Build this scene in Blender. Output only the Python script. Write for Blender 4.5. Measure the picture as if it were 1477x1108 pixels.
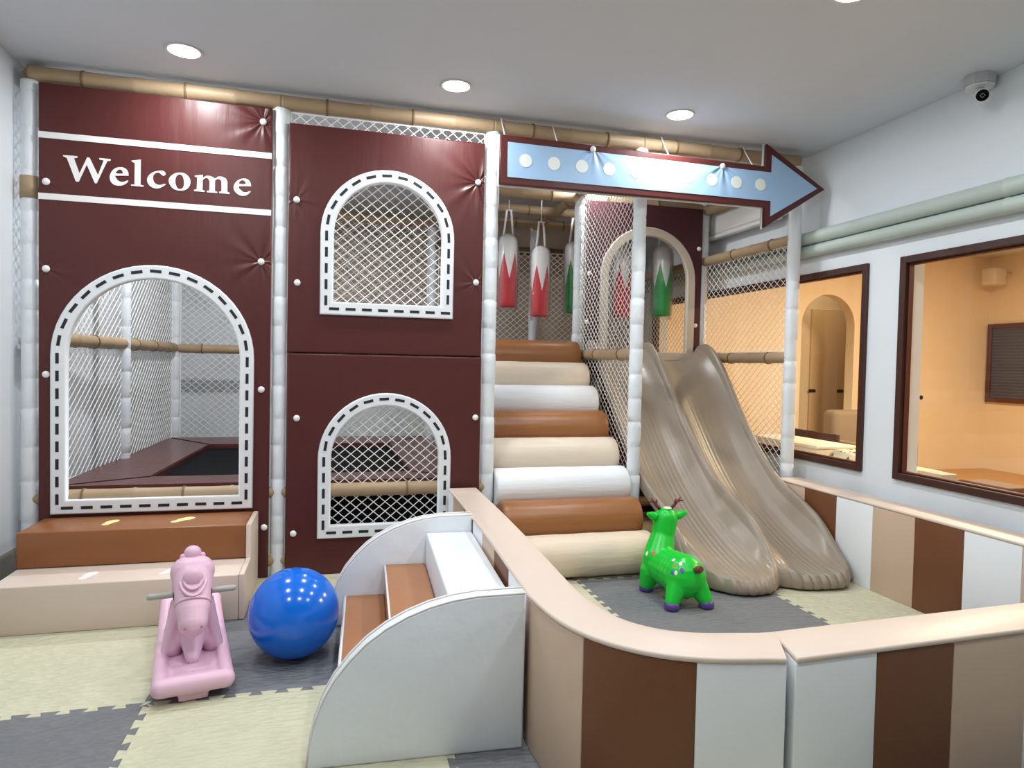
import bpy, bmesh, math, random
from mathutils import Vector, Matrix, noise
random.seed(7)
PI = math.pi
for o in list(bpy.data.objects): bpy.data.objects.remove(o)
SC = bpy.context.scene
COL = SC.collection

# ------------------------------------------------------------------ camera
F_PX = 964.83
ROWS = ((0.966331, -0.256437, 0.021105), (0.012738, -0.034244, -0.999332), (0.256989, 0.965954, -0.029825))
cam_d = bpy.data.cameras.new('camera'); cam_d.sensor_width = 36; cam_d.sensor_fit = 'HORIZONTAL'
cam_d.lens = 36 * F_PX / 1477; cam_d.clip_start = 0.02
cam = bpy.data.objects.new('camera', cam_d); COL.objects.link(cam)
r_, d_, f_ = [Vector(v).normalized() for v in ROWS]
cam.matrix_world = Matrix(((r_.x, -d_.x, -f_.x, 0), (r_.y, -d_.y, -f_.y, 0), (r_.z, -d_.z, -f_.z, 1.25), (0, 0, 0, 1)))
SC.camera = cam

# ------------------------------------------------------------------ world, exposure
w = bpy.data.worlds.new('world'); SC.world = w; w.use_nodes = True
w.node_tree.nodes['Background'].inputs[0].default_value = (0.7, 0.78, 0.9, 1)
w.node_tree.nodes['Background'].inputs[1].default_value = 0.15
SC.view_settings.view_transform = 'Standard'; SC.view_settings.look = 'None'
SC.view_settings.gamma = 1; SC.view_settings.use_curve_mapping = False
SC.view_settings.exposure = 0.0
LIGHT_W = 12.3          # each ceiling downlight
WARM_W = 105.0           # lamp of the room behind the windows
ZC = 2.78
LIGHT_X = (-0.745, 0.63, 2.0); LIGHT_Y = (3.70, 2.30, 1.00)     # and a row at 5.04 inside the play frame
def area(name, loc, size, power, col, shape='DISK', spread=PI, rot=None):
    l = bpy.data.lights.new(name, 'AREA'); l.shape = shape; l.size = size; l.energy = power; l.color = col; l.spread = spread
    o = bpy.data.objects.new(name, l); o.location = loc; COL.objects.link(o)
    if rot: o.rotation_euler = rot
    return o
for ly in LIGHT_Y:
    for lx in LIGHT_X:
        area('downlight_lamp', (lx, ly, ZC - 0.012), 0.13, LIGHT_W, (0.93, 0.97, 1.0))
for lx, ly in ((-0.745, 5.04), (0.63, 5.04), (2.0, 5.04)):
    area('downlight_lamp', (lx, ly, ZC - 0.012), 0.13, LIGHT_W * (2.6 if lx < 0 else .9), (0.93, 0.97, 1.0))
area('side_room_lamp', (5.6, 4.6, ZC - 0.03), 0.5, WARM_W, (1.0, 0.81, 0.54))
area('side_room_lamp', (5.6, 2.4, ZC - 0.03), 0.5, WARM_W, (1.0, 0.81, 0.54))

area('alcove_fill_light', (6.2, 7.45, ZC - 0.03), 0.2, 4.5, (1.0, 0.81, 0.54))  # unseen fill, added to brighten the alcove behind the arch

# ------------------------------------------------------------------ materials
def srgb(r, g, b):
    def c(v):
        v /= 255
        return v / 12.92 if v <= 0.04045 else ((v + 0.055) / 1.055) ** 2.4
    return (c(r), c(g), c(b), 1)
MATS = {}
def mat(name, rgb, rough=0.5, spec=0.5, metal=0, bump=0, bscale=60, vary=0, coat=0, stretch=None, bdist=0.002, emit=None):
    if name in MATS: return MATS[name]
    m = bpy.data.materials.new(name); m.use_nodes = True
    nt = m.node_tree; b = nt.nodes['Principled BSDF']
    b.inputs['Base Color'].default_value = srgb(*rgb); b.inputs['Roughness'].default_value = rough
    b.inputs['Specular IOR Level'].default_value = spec; b.inputs['Metallic'].default_value = metal
    b.inputs['Coat Weight'].default_value = coat; b.inputs['Coat Roughness'].default_value = 0.12
    geo = nt.nodes.new('ShaderNodeNewGeometry'); mp = nt.nodes.new('ShaderNodeMapping')
    nt.links.new(geo.outputs['Position'], mp.inputs['Vector'])
    if stretch: mp.inputs['Scale'].default_value = stretch
    nz = nt.nodes.new('ShaderNodeTexNoise'); nz.inputs['Scale'].default_value = bscale; nz.inputs['Detail'].default_value = 4
    nt.links.new(mp.outputs[0], nz.inputs['Vector'])
    if bump:
        bp = nt.nodes.new('ShaderNodeBump'); bp.inputs['Strength'].default_value = bump; bp.inputs['Distance'].default_value = bdist
        nt.links.new(nz.outputs['Fac'], bp.inputs['Height']); nt.links.new(bp.outputs[0], b.inputs['Normal'])
    if vary:
        n2 = nt.nodes.new('ShaderNodeTexNoise'); n2.inputs['Scale'].default_value = 3.5; n2.inputs['Detail'].default_value = 5
        nt.links.new(mp.outputs[0], n2.inputs['Vector'])
        mx = nt.nodes.new('ShaderNodeMix'); mx.data_type = 'RGBA'
        c = srgb(*rgb); k = 1 - vary
        mx.inputs[6].default_value = (c[0] * k, c[1] * k, c[2] * k, 1); mx.inputs[7].default_value = tuple(min(1, v * (1 + vary)) for v in c[:3]) + (1,)
        nt.links.new(n2.outputs['Fac'], mx.inputs[0]); nt.links.new(mx.outputs[2], b.inputs['Base Color'])
    if emit:
        b.inputs['Emission Color'].default_value = srgb(*emit[0]); b.inputs['Emission Strength'].default_value = emit[1]
    MATS[name] = m
    return m
def bump_chain(m, height_socket, strength, dist):
    nt = m.node_tree; b = nt.nodes['Principled BSDF']
    bp = nt.nodes.new('ShaderNodeBump'); bp.inputs['Strength'].default_value = strength; bp.inputs['Distance'].default_value = dist
    nt.links.new(height_socket, bp.inputs['Height'])
    if b.inputs['Normal'].links: nt.links.new(b.inputs['Normal'].links[0].from_socket, bp.inputs['Normal'])
    nt.links.new(bp.outputs[0], b.inputs['Normal'])
def M_(nt, op, a, b=None, c=None):
    n = nt.nodes.new('ShaderNodeMath'); n.operation = op
    for i, v in enumerate((a, b, c)):
        if v is None: continue
        if isinstance(v, (int, float)): n.inputs[i].default_value = v
        else: nt.links.new(v, n.inputs[i])
    return n.outputs[0]
def puckers(m, pts, amp=1.0):
    """vinyl folds that radiate from the buttons (x, z, strength) of an upright panel"""
    nt = m.node_tree; g = nt.nodes.new('ShaderNodeNewGeometry'); s = nt.nodes.new('ShaderNodeSeparateXYZ')
    nt.links.new(g.outputs['Position'], s.inputs[0]); tot = None
    for i, (bx, bz, st) in enumerate(pts):
        dx = M_(nt, 'SUBTRACT', s.outputs[0], bx); dz = M_(nt, 'SUBTRACT', s.outputs[2], bz)
        r = M_(nt, 'SQRT', M_(nt, 'ADD', M_(nt, 'MULTIPLY', dx, dx), M_(nt, 'MULTIPLY', dz, dz)))
        a = M_(nt, 'ARCTAN2', dz, dx)
        wv = M_(nt, 'ADD', M_(nt, 'SINE', M_(nt, 'MULTIPLY_ADD', a, 7, i * 1.3)), M_(nt, 'MULTIPLY', M_(nt, 'SINE', M_(nt, 'MULTIPLY_ADD', a, 12, i * 2.1)), 0.6))
        e = M_(nt, 'MULTIPLY', M_(nt, 'EXPONENT', M_(nt, 'MULTIPLY', r, -11)), st)
        h = M_(nt, 'MULTIPLY', wv, e)
        h = M_(nt, 'SUBTRACT', h, M_(nt, 'MULTIPLY', M_(nt, 'EXPONENT', M_(nt, 'MULTIPLY', r, -22)), 1.2 * st))
        tot = h if tot is None else M_(nt, 'ADD', tot, h)
    bump_chain(m, tot, 0.5, 0.010 * amp)
def vinyl(name, rgb, rough=0.42, **k):
    k.setdefault('bump', 0.25); k.setdefault('bscale', 9); k.setdefault('bdist', 0.01); k.setdefault('vary', 0.03)
    k.setdefault('spec', 0.36 if 'maroon' in name else 0.5)
    return mat(name, rgb, rough=rough, **k)
mWall = mat('painted_wall', (222, 227, 231), 0.75, 0.3, bump=0.15, bscale=40, vary=0.02)
mCeil = mat('ceiling_paint', (212, 217, 224), 0.85, 0.2, vary=0.02)
mCreamWall = mat('cream_wall', (236, 218, 190), 0.8, 0.2, vary=0.03)
mMaroon = vinyl('maroon_vinyl', (82, 37, 35), 0.37, stretch=(2.2, 2.2, 0.35), bscale=5, bump=0.32, bdist=0.012)
mMaroonW = vinyl('maroon_vinyl_welcome', (82, 37, 35), 0.37, stretch=(2.2, 2.2, 0.35), bscale=5, bump=0.32, bdist=0.012)
puckers(mMaroonW, ((-0.40, 2.57, 1.3), (-0.404, 1.794, .7), (-1.457, 1.695, .35), (-1.457, 2.145, .3)))
mMaroonU = vinyl('maroon_vinyl_upper', (82, 37, 35), 0.37, stretch=(2.2, 2.2, 0.35), bscale=5, bump=0.32, bdist=0.012)
puckers(mMaroonU, ((0.827, 2.345, 1.8), (-0.218, 2.154, .25), (0.826, 1.741, .3)))
mMaroonD = vinyl('dark_maroon_vinyl', (72, 32, 40), 0.5)
mPad = vinyl('maroon_pad', (92, 48, 46), 0.28, bscale=14, bump=0.4)
mBlack = mat('black_mat', (12, 12, 16), 0.8, 0.12)
mWhite = vinyl('white_vinyl', (232, 235, 238), 0.45)
mPost = mat('post_padding', (226, 231, 235), 0.45, 0.5, bump=0.6, bscale=26, stretch=(1, 1, .6), bdist=0.008, vary=0.04)
mPiping = mat('white_piping', (236, 232, 230), 0.5)
mTan = mat('bamboo_padding', (166, 142, 112), 0.5, 0.4, bump=0.5, bscale=22, vary=0.12, bdist=0.006)
mTanDark = mat('bamboo_tie', (120, 98, 66), 0.6, 0.4)
mNet = mat('net_cord', (240, 238, 234), 0.7, 0.3)
mDash = mat('dash_ink', (22, 24, 32), 0.6)
mBtn = mat('button_plastic', (238, 236, 236), 0.3, 0.6)
mBlue = vinyl('sky_blue_vinyl', (158, 190, 222), 0.38)
puckers(mBlue, ((1.516, 2.579, 1.3), (2.412, 2.563, 1.3)))
mDot = mat('cream_print', (228, 232, 226), 0.5)
mBrown = vinyl('brown_vinyl', (142, 88, 48), 0.36, bscale=12)
mBrownD = vinyl('dark_brown_vinyl', (108, 64, 36), 0.5)
mPeach = vinyl('peach_vinyl', (216, 198, 184), 0.42)
mPeachR = vinyl('cream_roller_vinyl', (222, 206, 186), 0.40, bscale=14, stretch=(.3, 2, 2), bump=0.35)
mBrownR = vinyl('brown_roller_vinyl', (150, 98, 56), 0.36, bscale=14, stretch=(.3, 2, 2), bump=0.35)
mWhiteR = vinyl('white_roller_vinyl', (232, 235, 238), 0.40, bscale=14, stretch=(.3, 2, 2), bump=0.35)
mTan2 = vinyl('tan_vinyl', (198, 172, 150), 0.45)
mSeam = mat('dark_seam', (60, 52, 48), 0.8)
mSlide = mat('slide_plastic', (146, 133, 118), 0.33, 0.5, bump=0.12, bscale=14, vary=0.05, bdist=0.01)
mBall = mat('blue_rubber', (0, 104, 216), 0.17, 0.6)
mPink = mat('pink_plastic', (226, 186, 206), 0.42, 0.5)
mGreyP = mat('grey_plastic', (176, 176, 166), 0.45)
mGreen = mat('green_rubber', (0, 196, 52), 0.3, 0.5)
mPurple = mat('purple_rubber', (84, 62, 132), 0.4)
mAntler = mat('antler_rubber', (110, 40, 48), 0.4)
mFrame = mat('brown_window_frame', (62, 30, 22), 0.4, 0.5, vary=0.08)
mPipe = mat('pipe_wrap', (184, 195, 188), 0.45, 0.5, bump=0.4, bscale=12, bdist=0.006, vary=0.06)
mBase = mat('baseboard_paint', (168, 166, 158), 0.6)
mAC = mat('appliance_white', (222, 222, 220), 0.4)
mDeck = mat('dark_deck', (70, 46, 38), 0.6)
mRug = mat('tile_cream', (204, 201, 174), 0.6, 0.35)
mRugG = mat('tile_grey', (118, 120, 124), 0.6, 0.35)
for m_ in (mRug, mRugG):
    nt = m_.node_tree; g = nt.nodes.new('ShaderNodeNewGeometry'); mp = nt.nodes.new('ShaderNodeMapping')
    mp.inputs['Rotation'].default_value = (0, 0, 0.785); mp.inputs['Scale'].default_value = (1, 2.2, 1)
    nt.links.new(g.outputs['Position'], mp.inputs['Vector'])
    v = nt.nodes.new('ShaderNodeTexVoronoi'); v.inputs['Scale'].default_value = 24; nt.links.new(mp.outputs[0], v.inputs['Vector'])
    bump_chain(m_, v.outputs['Distance'], 0.8, 0.010)
    # faint leaf shapes pressed into the foam
    n2 = nt.nodes.new('ShaderNodeTexNoise'); n2.inputs['Scale'].default_value = 7; nt.links.new(g.outputs['Position'], n2.inputs['Vector'])
    mx = nt.nodes.new('ShaderNodeMix'); mx.data_type = 'RGBA'; c = nt.nodes['Principled BSDF'].inputs['Base Color'].default_value
    mx.inputs[6].default_value = (c[0] * .92, c[1] * .92, c[2] * .9, 1); mx.inputs[7].default_value = (min(1, c[0] * 1.06), min(1, c[1] * 1.06), min(1, c[2] * 1.06), 1)
    nt.links.new(n2.outputs['Fac'], mx.inputs[0]); nt.links.new(mx.outputs[2], nt.nodes['Principled BSDF'].inputs['Base Color'])
mGlass = bpy.data.materials.new('window_glass'); mGlass.use_nodes = True
nt = mGlass.node_tree; nt.nodes.clear()
out = nt.nodes.new('ShaderNodeOutputMaterial'); mixs = nt.nodes.new('ShaderNodeMixShader'); tr = nt.nodes.new('ShaderNodeBsdfTransparent')
gl = nt.nodes.new('ShaderNodeBsdfGlossy'); gl.inputs['Roughness'].default_value = 0.02; lw = nt.nodes.new('ShaderNodeLayerWeight'); lw.inputs[0].default_value = 0.5
fac = M_(nt, 'MULTIPLY_ADD', M_(nt, 'POWER', lw.outputs['Facing'], 4.0), 0.35, 0.02)
nt.links.new(fac, mixs.inputs[0]); nt.links.new(tr.outputs[0], mixs.inputs[1]); nt.links.new(gl.outputs[0], mixs.inputs[2]); nt.links.new(mixs.outputs[0], out.inputs[0])
mClear = bpy.data.materials.new('clear_wrap'); mClear.use_nodes = True
nt = mClear.node_tree; nt.nodes.clear()
out = nt.nodes.new('ShaderNodeOutputMaterial'); mixs = nt.nodes.new('ShaderNodeMixShader'); tr = nt.nodes.new('ShaderNodeBsdfTransparent')
gl = nt.nodes.new('ShaderNodeBsdfGlossy'); gl.inputs['Roughness'].default_value = 0.12; lw = nt.nodes.new('ShaderNodeLayerWeight'); lw.inputs[0].default_value = 0.35
nzz = nt.nodes.new('ShaderNodeTexNoise'); nzz.inputs['Scale'].default_value = 18; bpz = nt.nodes.new('ShaderNodeBump'); bpz.inputs['Distance'].default_value = 0.02
nt.links.new(nzz.outputs['Fac'], bpz.inputs['Height']); nt.links.new(bpz.outputs[0], gl.inputs['Normal'])
nt.links.new(lw.outputs['Facing'], mixs.inputs[0]); nt.links.new(tr.outputs[0], mixs.inputs[1]); nt.links.new(gl.outputs[0], mixs.inputs[2]); nt.links.new(mixs.outputs[0], out.inputs[0])

# ------------------------------------------------------------------ mesh helpers
class MB:
    def __init__(s): s.v = []; s.f = []; s.sm = []
    def add(s, vs, fs, smooth=False):
        b = len(s.v); s.v += [tuple(v) for v in vs]; s.f += [tuple(i + b for i in f) for f in fs]; s.sm += [smooth] * len(fs); return s
    def box(s, x0, x1, y0, y1, z0, z1, bev=0.0, seg=2):
        if bev <= 0:
            vs = [(x, y, z) for z in (z0, z1) for y in (y0, y1) for x in (x0, x1)]
            return s.add(vs, [(0, 2, 3, 1), (4, 5, 7, 6), (0, 1, 5, 4), (2, 6, 7, 3), (0, 4, 6, 2), (1, 3, 7, 5)])
        bm = bmesh.new(); bmesh.ops.create_cube(bm, size=1)
        for v in bm.verts: v.co = ((x0 + x1) / 2 + v.co.x * (x1 - x0), (y0 + y1) / 2 + v.co.y * (y1 - y0), (z0 + z1) / 2 + v.co.z * (z1 - z0))
        bmesh.ops.bevel(bm, geom=bm.edges[:], offset=bev, segments=seg, profile=0.5, affect='EDGES')
        return s.bm(bm, seg > 1)
    def bm(s, bm, smooth=False):
        bm.verts.ensure_lookup_table()
        for i, v in enumerate(bm.verts): v.index = i
        s.add([v.co[:] for v in bm.verts], [tuple(v.index for v in f.verts) for f in bm.faces], smooth); bm.free(); return s
    def tube(s, pts, rads, n=14, smooth=True, cap=True, sx=1.0):
        pts = [Vector(p) for p in pts]
        if isinstance(rads, (int, float)): rads = [rads] * len(pts)
        t0 = (pts[1] - pts[0]).normalized(); up = Vector((0, 0, 1)) if abs(t0.z) < .9 else Vector((1, 0, 0))
        a = t0.cross(up).normalized(); vs = []
        for i, p in enumerate(pts):
            t = (pts[min(i + 1, len(pts) - 1)] - pts[max(i - 1, 0)])
            if t.length < 1e-9: t = t0
            t.normalize(); a = (a - t * a.dot(t)).normalized(); b = t.cross(a)
            for k in range(n):
                q = 2 * PI * k / n; vs.append(p + (a * math.cos(q) * sx + b * math.sin(q)) * rads[i])
        fs = []
        for i in range(len(pts) - 1):
            for k in range(n):
                fs.append((i * n + k, i * n + (k + 1) % n, (i + 1) * n + (k + 1) % n, (i + 1) * n + k))
        s.add(vs, fs, smooth)
        if cap:
            b = len(s.v) - len(vs)
            s.f.append(tuple(b + k for k in range(n))[::-1]); s.f.append(tuple(b + (len(pts) - 1) * n + k for k in range(n))); s.sm += [False, False]
        return s
    def prism(s, poly, axis, a0, a1, smooth=False):
        """poly: list of 2D; axis 'x': (y,z), 'y': (x,z), 'z': (x,y)"""
        def P(u, v, a): return {'x': (a, u, v), 'y': (u, a, v), 'z': (u, v, a)}[axis]
        n = len(poly); vs = [P(u, v, a0) for u, v in poly] + [P(u, v, a1) for u, v in poly]
        fs = [(i, (i + 1) % n, n + (i + 1) % n, n + i) for i in range(n)]
        s.add(vs, fs, smooth); b = len(s.v) - 2 * n
        s.f += [tuple(b + i for i in range(n))[::-1], tuple(b + n + i for i in range(n))]; s.sm += [False, False]
        return s
    def ball(s, c, r, n=14, sc=(1, 1, 1)):
        bm = bmesh.new(); bmesh.ops.create_uvsphere(bm, u_segments=n, v_segments=max(6, n // 2 + 1), radius=1)
        for v in bm.verts: v.co = (c[0] + v.co.x * r * sc[0], c[1] + v.co.y * r * sc[1], c[2] + v.co.z * r * sc[2])
        return s.bm(bm, True)
    def grid(s, P, nu, nv, smooth=True):
        vs = [P(i / nu, j / nv) for j in range(nv + 1) for i in range(nu + 1)]
        fs = [(j * (nu + 1) + i, j * (nu + 1) + i + 1, (j + 1) * (nu + 1) + i + 1, (j + 1) * (nu + 1) + i) for j in range(nv) for i in range(nu)]
        return s.add(vs, fs, smooth)
def finish(me, mats, smooth_list=None):
    for m in (mats if isinstance(mats, (list, tuple)) else [mats]): me.materials.append(m)
def link(name, me, parent=None, origin=None):
    """link a mesh authored in world coordinates; children are stored relative to their root"""
    org = Vector(origin) if origin is not None else (WORLD.get(parent, Vector((0, 0, 0))) if parent else Vector((0, 0, 0)))
    me.transform(Matrix.Translation(-org))
    o = bpy.data.objects.new(name, me); COL.objects.link(o)
    if parent:
        o.parent = parent; o.location = org - WORLD[parent]
    else: o.location = org
    WORLD[o] = org
    return o
WORLD = {}
def build(name, mb, m, parent=None, origin=None, fix=True):
    me = bpy.data.meshes.new(name); me.from_pydata(mb.v, [], mb.f)
    me.polygons.foreach_set('use_smooth', mb.sm)
    finish(me, m)
    if fix:
        bm = bmesh.new(); bm.from_mesh(me); bmesh.ops.recalc_face_normals(bm, faces=bm.faces); bm.to_mesh(me); bm.free()
    me.update()
    return link(name, me, parent, origin)
def tag(o, label=None, cat=None, group=None, kind=None):
    if label: o['label'] = label
    if cat: o['category'] = cat
    if group: o['group'] = group
    if kind: o['kind'] = kind
    return o
def thing(name, loc, label, cat, group=None):
    o = bpy.data.objects.new(name, None); o.location = loc; COL.objects.link(o); WORLD[o] = Vector(loc); o.empty_display_size = 0.1
    return tag(o, label, cat, group)
def struct(name, mb, m, parent=None):
    o = build(name, mb, m, parent)
    if parent is None: o['kind'] = 'structure'
    return o
def plate(name, loops, y, thick, m, parent=None, bev=0.0, res=2, origin=None):
    """outlines in the XZ plane (first the outer, then holes) filled and given thickness towards +y from the front y"""
    cu = bpy.data.curves.new(name, 'CURVE'); cu.dimensions = '2D'; cu.fill_mode = 'BOTH'
    for lp in loops:
        sp = cu.splines.new('POLY'); sp.points.add(len(lp) - 1); sp.use_cyclic_u = True
        for i, (a, b) in enumerate(lp): sp.points[i].co = (a, b, 0, 1)
    cu.extrude = max(thick / 2 - bev, 0.0001); cu.bevel_depth = bev; cu.bevel_resolution = res
    if bev: cu.offset = -bev
    o = bpy.data.objects.new('tmp', cu); COL.objects.link(o)
    dg = bpy.context.evaluated_depsgraph_get(); me = bpy.data.meshes.new_from_object(o.evaluated_get(dg))
    bpy.data.objects.remove(o); bpy.data.curves.remove(cu)
    me.transform(Matrix(((1, 0, 0, 0), (0, 0, -1, y + thick / 2), (0, 1, 0, 0), (0, 0, 0, 1))))
    me.materials.clear(); finish(me, m); me.name = name
    return link(name, me, parent, origin)
def blob(name, caps, m, parent=None, vox=0.006, smooth=8, extra=None):
    """one continuous skin around tapered capsules (p0, r0, p1, r1)"""
    mb = MB()
    for p0, r0, p1, r1 in caps:
        p0 = Vector(p0); p1 = Vector(p1); L = (p1 - p0).length; n = max(1, int(L / (min(r0, r1) * 0.25)))
        for i in range(n + 1):
            t = i / n; mb.ball(p0.lerp(p1, t), r0 + (r1 - r0) * t, 16)
    if extra: extra(mb)
    me = bpy.data.meshes.new('tmp'); me.from_pydata(mb.v, [], mb.f)
    o = bpy.data.objects.new('tmp', me); COL.objects.link(o)
    rm = o.modifiers.new('r', 'REMESH'); rm.mode = 'VOXEL'; rm.voxel_size = vox; rm.use_smooth_shade = True
    s = o.modifiers.new('s', 'SMOOTH'); s.iterations = smooth; s.factor = 0.5
    dg = bpy.context.evaluated_depsgraph_get(); m2 = bpy.data.meshes.new_from_object(o.evaluated_get(dg))
    bpy.data.objects.remove(o); m2.name = name; finish(m2, m)
    return link(name, m2, parent)
def archpts(x0, x1, z0, ztop, n=28):
    """arch outline: straight sides below an elliptic top"""
    r = (x1 - x0) / 2; cx = (x0 + x1) / 2; zs = ztop - r * 1.0
    return [(x0, z0), (x1, z0)] + [(cx + r * math.cos(PI * i / n), zs + r * math.sin(PI * i / n)) for i in range(n + 1)]
def pathlen(p, closed=True):
    q = p + [p[0]] if closed else p
    return sum((Vector(q[i + 1]) - Vector(q[i])).length for i in range(len(q) - 1))
def along(p, d):
    q = p + [p[0]]
    for i in range(len(q) - 1):
        a = Vector(q[i]); b = Vector(q[i + 1]); L = (b - a).length
        if d <= L: return a.lerp(b, d / L), (b - a).normalized()
        d -= L
    return Vector(q[0]), (Vector(q[1]) - Vector(q[0])).normalized()

# ------------------------------------------------------------------ room shell
XL, XR, YB, YN = -1.62, 3.26, 7.05, -2.2
XR2, XF, YB2 = 3.42, 8.37, 6.96
WIN = {1: (3.53, 6.47, 0.615, 1.93), 2: (1.20, 3.27, 0.615, 1.93)}
fl = struct('floor', MB().box(XL - .1, XF + .1, YN - .1, 8.2, -0.06, -0.02), mRug)
ce = struct('ceiling', MB().box(XL - .1, XF + .1, YN - .1, 8.2, ZC, ZC + .08), mCeil)
struct('wall_left', MB().box(XL - .1, XL, YN - .1, YB + .1, -.06, ZC), mWall)
struct('wall_back', MB().box(XL, XR, YB, YB + .1, -.06, ZC), mWall)
struct('wall_near', MB().box(XL, XR, YN - .1, YN, -.06, ZC), mWall)
b = MB()
ys = [YN, WIN[2][0], WIN[2][1], WIN[1][0], WIN[1][1], YB]
for i in range(5):
    if i in (1, 3):
        b.box(XR, XR2, ys[i], ys[i + 1], -.06, .615); b.box(XR, XR2, ys[i], ys[i + 1], 1.93, ZC)
    else: b.box(XR, XR2, ys[i], ys[i + 1], -.06, ZC)
struct('wall_right', b, mWall)
struct('baseboard_left', MB().box(XL, XL + .012, YN, YB, -.02, .235, .004, 1), mBase)
# the warm room behind the windows
struct('wall_far', MB().box(XF, XF + .1, YN, YB2 + .2, -.06, ZC), mCreamWall)
ar = archpts(5.47, 6.24, -.05, 2.185)
struct_o = plate('wall_side_room', [[(XR2, -.06), (XF, -.06), (XF, ZC), (XR2, ZC)], [(x, max(z, -.04)) for x, z in ar]], YB2, .14, mCreamWall); struct_o['kind'] = 'structure'
struct('wall_alcove', MB().box(4.8, 7.9, 7.9, 8.0, -.06, ZC).box(4.7, 4.8, YB2 + .14, 8.0, -.06, ZC).box(7.9, 8.0, YB2 + .14, 8.0, -.06, ZC), mCreamWall)
tag(build('wall_back_layer', MB().box(-.35, XR - .002, YB - .02, YB - .001, 1.36, ZC - .002), mat('taupe_layer', (186, 168, 150), .7, vary=.04)), kind='structure')  # thin taupe layer over the upper middle and right of the back wall
struct('wall_side_near', MB().box(XR2, XF, YN - .1, YN, -.06, ZC), mCreamWall)
struct('floor', MB().box(XR2, XF, YN, 8.0, -.02, -.004), mat('warm_floorboards', (196, 150, 96), .4, bump=.2, bscale=30, stretch=(.2, 3, 1), vary=.12))
# window frames and panes on the right wall
def window(n):
    y0, y1, z0, z1 = WIN[n]
    p = tag(struct('window_%d' % n, frame_mb(XR - .022, XR + .05, y0 - .004, y1 + .004, z0 - .004, z1 + .004, .042), mFrame), None)
    build('inner_frame', frame_mb(XR + .004, XR + .035, y0 + .038, y1 - .038, z0 + .038, z1 - .038, .012), mat('inner_frame_brown', (88, 42, 28), .4), p)
    build('pane', MB().box(XR + .018, XR + .024, y0 + .046, y1 - .046, z0 + .046, z1 - .046), mGlass, p)
def frame_mb(x0, x1, y0, y1, z0, z1, w):
    m = MB()
    for a in ((y0, y0 + w, z0, z1), (y1 - w, y1, z0, z1), (y0 + w, y1 - w, z0, z0 + w), (y0 + w, y1 - w, z1 - w, z1)):
        m.box(x0, x1, *a, .004, 1)
    return m
window(1); window(2)
w3 = struct('window_3', frame_mb(XF - .05, XF, 5.60, 6.94, .885, 1.905, .055), mat('red_brown_frame', (92, 50, 38), .4))
build('pane', MB().box(XF - .03, XF - .012, 5.65, 6.89, .94, 1.85), mat('dusk_glass', (58, 66, 90), .15, .8), w3)
for k in range(22):
    if k == 0: sl = build('blind_slat', MB().box(XF - .034, XF - .03, 5.65, 6.89, .955, .963), mat('blind', (96, 102, 124), .5), w3)
    else:
        c = sl.copy(); COL.objects.link(c); c.location.z += .04 * k
d1 = struct('door_1', MB().box(6.35, 7.35, 7.86, 7.9, -.004, 2.1, .006, 1), mat('cream_door', (226, 200, 160), .6))
build('handle', MB().tube([(7.08, 7.86, .84), (7.08, 7.80, .84), (6.93, 7.79, .84)], .022).ball((7.08, 7.85, .84), .045, 14, (1, .4, 1)), mBlack, d1)

# interlocking foam tiles
TX0, TY0, TP = -0.634, 2.62, 1.008
def jig(p, q, amp, n=11):
    """boundary with dovetail teeth between two tiles, from p to q"""
    p = Vector(p); q = Vector(q); d = q - p; L = d.length; d /= L; nn = Vector((-d.y, d.x)); out = [p]
    if amp == 0: return [p, q]
    s = L / n
    for i in range(n):
        a = i * s
        out += [p + d * (a + s * .27) - nn * amp * .5, p + d * (a + s * .16) + nn * amp * .5, p + d * (a + s * .84) + nn * amp * .5, p + d * (a + s * .73) - nn * amp * .5]
    return out + [q]
def edge_x(ix, iy):   # vertical boundary at column ix, row iy  (from low y to high y)
    x = TX0 + ix * TP; xx = max(XL + .014, min(XR - .002, x)); y0 = TY0 + iy * TP; y1 = y0 + TP
    return jig((xx, y0), (xx, y1), 0 if xx != x else .026)
def edge_y(ix, iy):
    y = TY0 + iy * TP; x0 = max(XL + .014, TX0 + ix * TP); x1 = min(XR - .002, TX0 + (ix + 1) * TP)
    n = max(2, round(11 * (x1 - x0) / TP))
    return jig((x0, y), (x1, y), .026, n)
for ix in range(-1, 4):
    for iy in range(-4, 2):
        bot = edge_y(ix, iy); top = edge_y(ix, iy + 1); lf = edge_x(ix, iy); rt = edge_x(ix + 1, iy)
        poly = bot[:-1] + rt[:-1] + top[::-1][:-1] + lf[::-1][:-1]
        cx = sum(p.x for p in poly) / len(poly); cy = sum(p.y for p in poly) / len(poly)
        sh = [(cx + (p.x - cx) * .9985, cy + (p.y - cy) * .9985) for p in poly]
        grey = (ix + iy) % 2 == 0
        o = build('foam_tile', MB().prism(sh, 'z', -.02, 0), mRugG if grey else mRug, fl)

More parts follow.
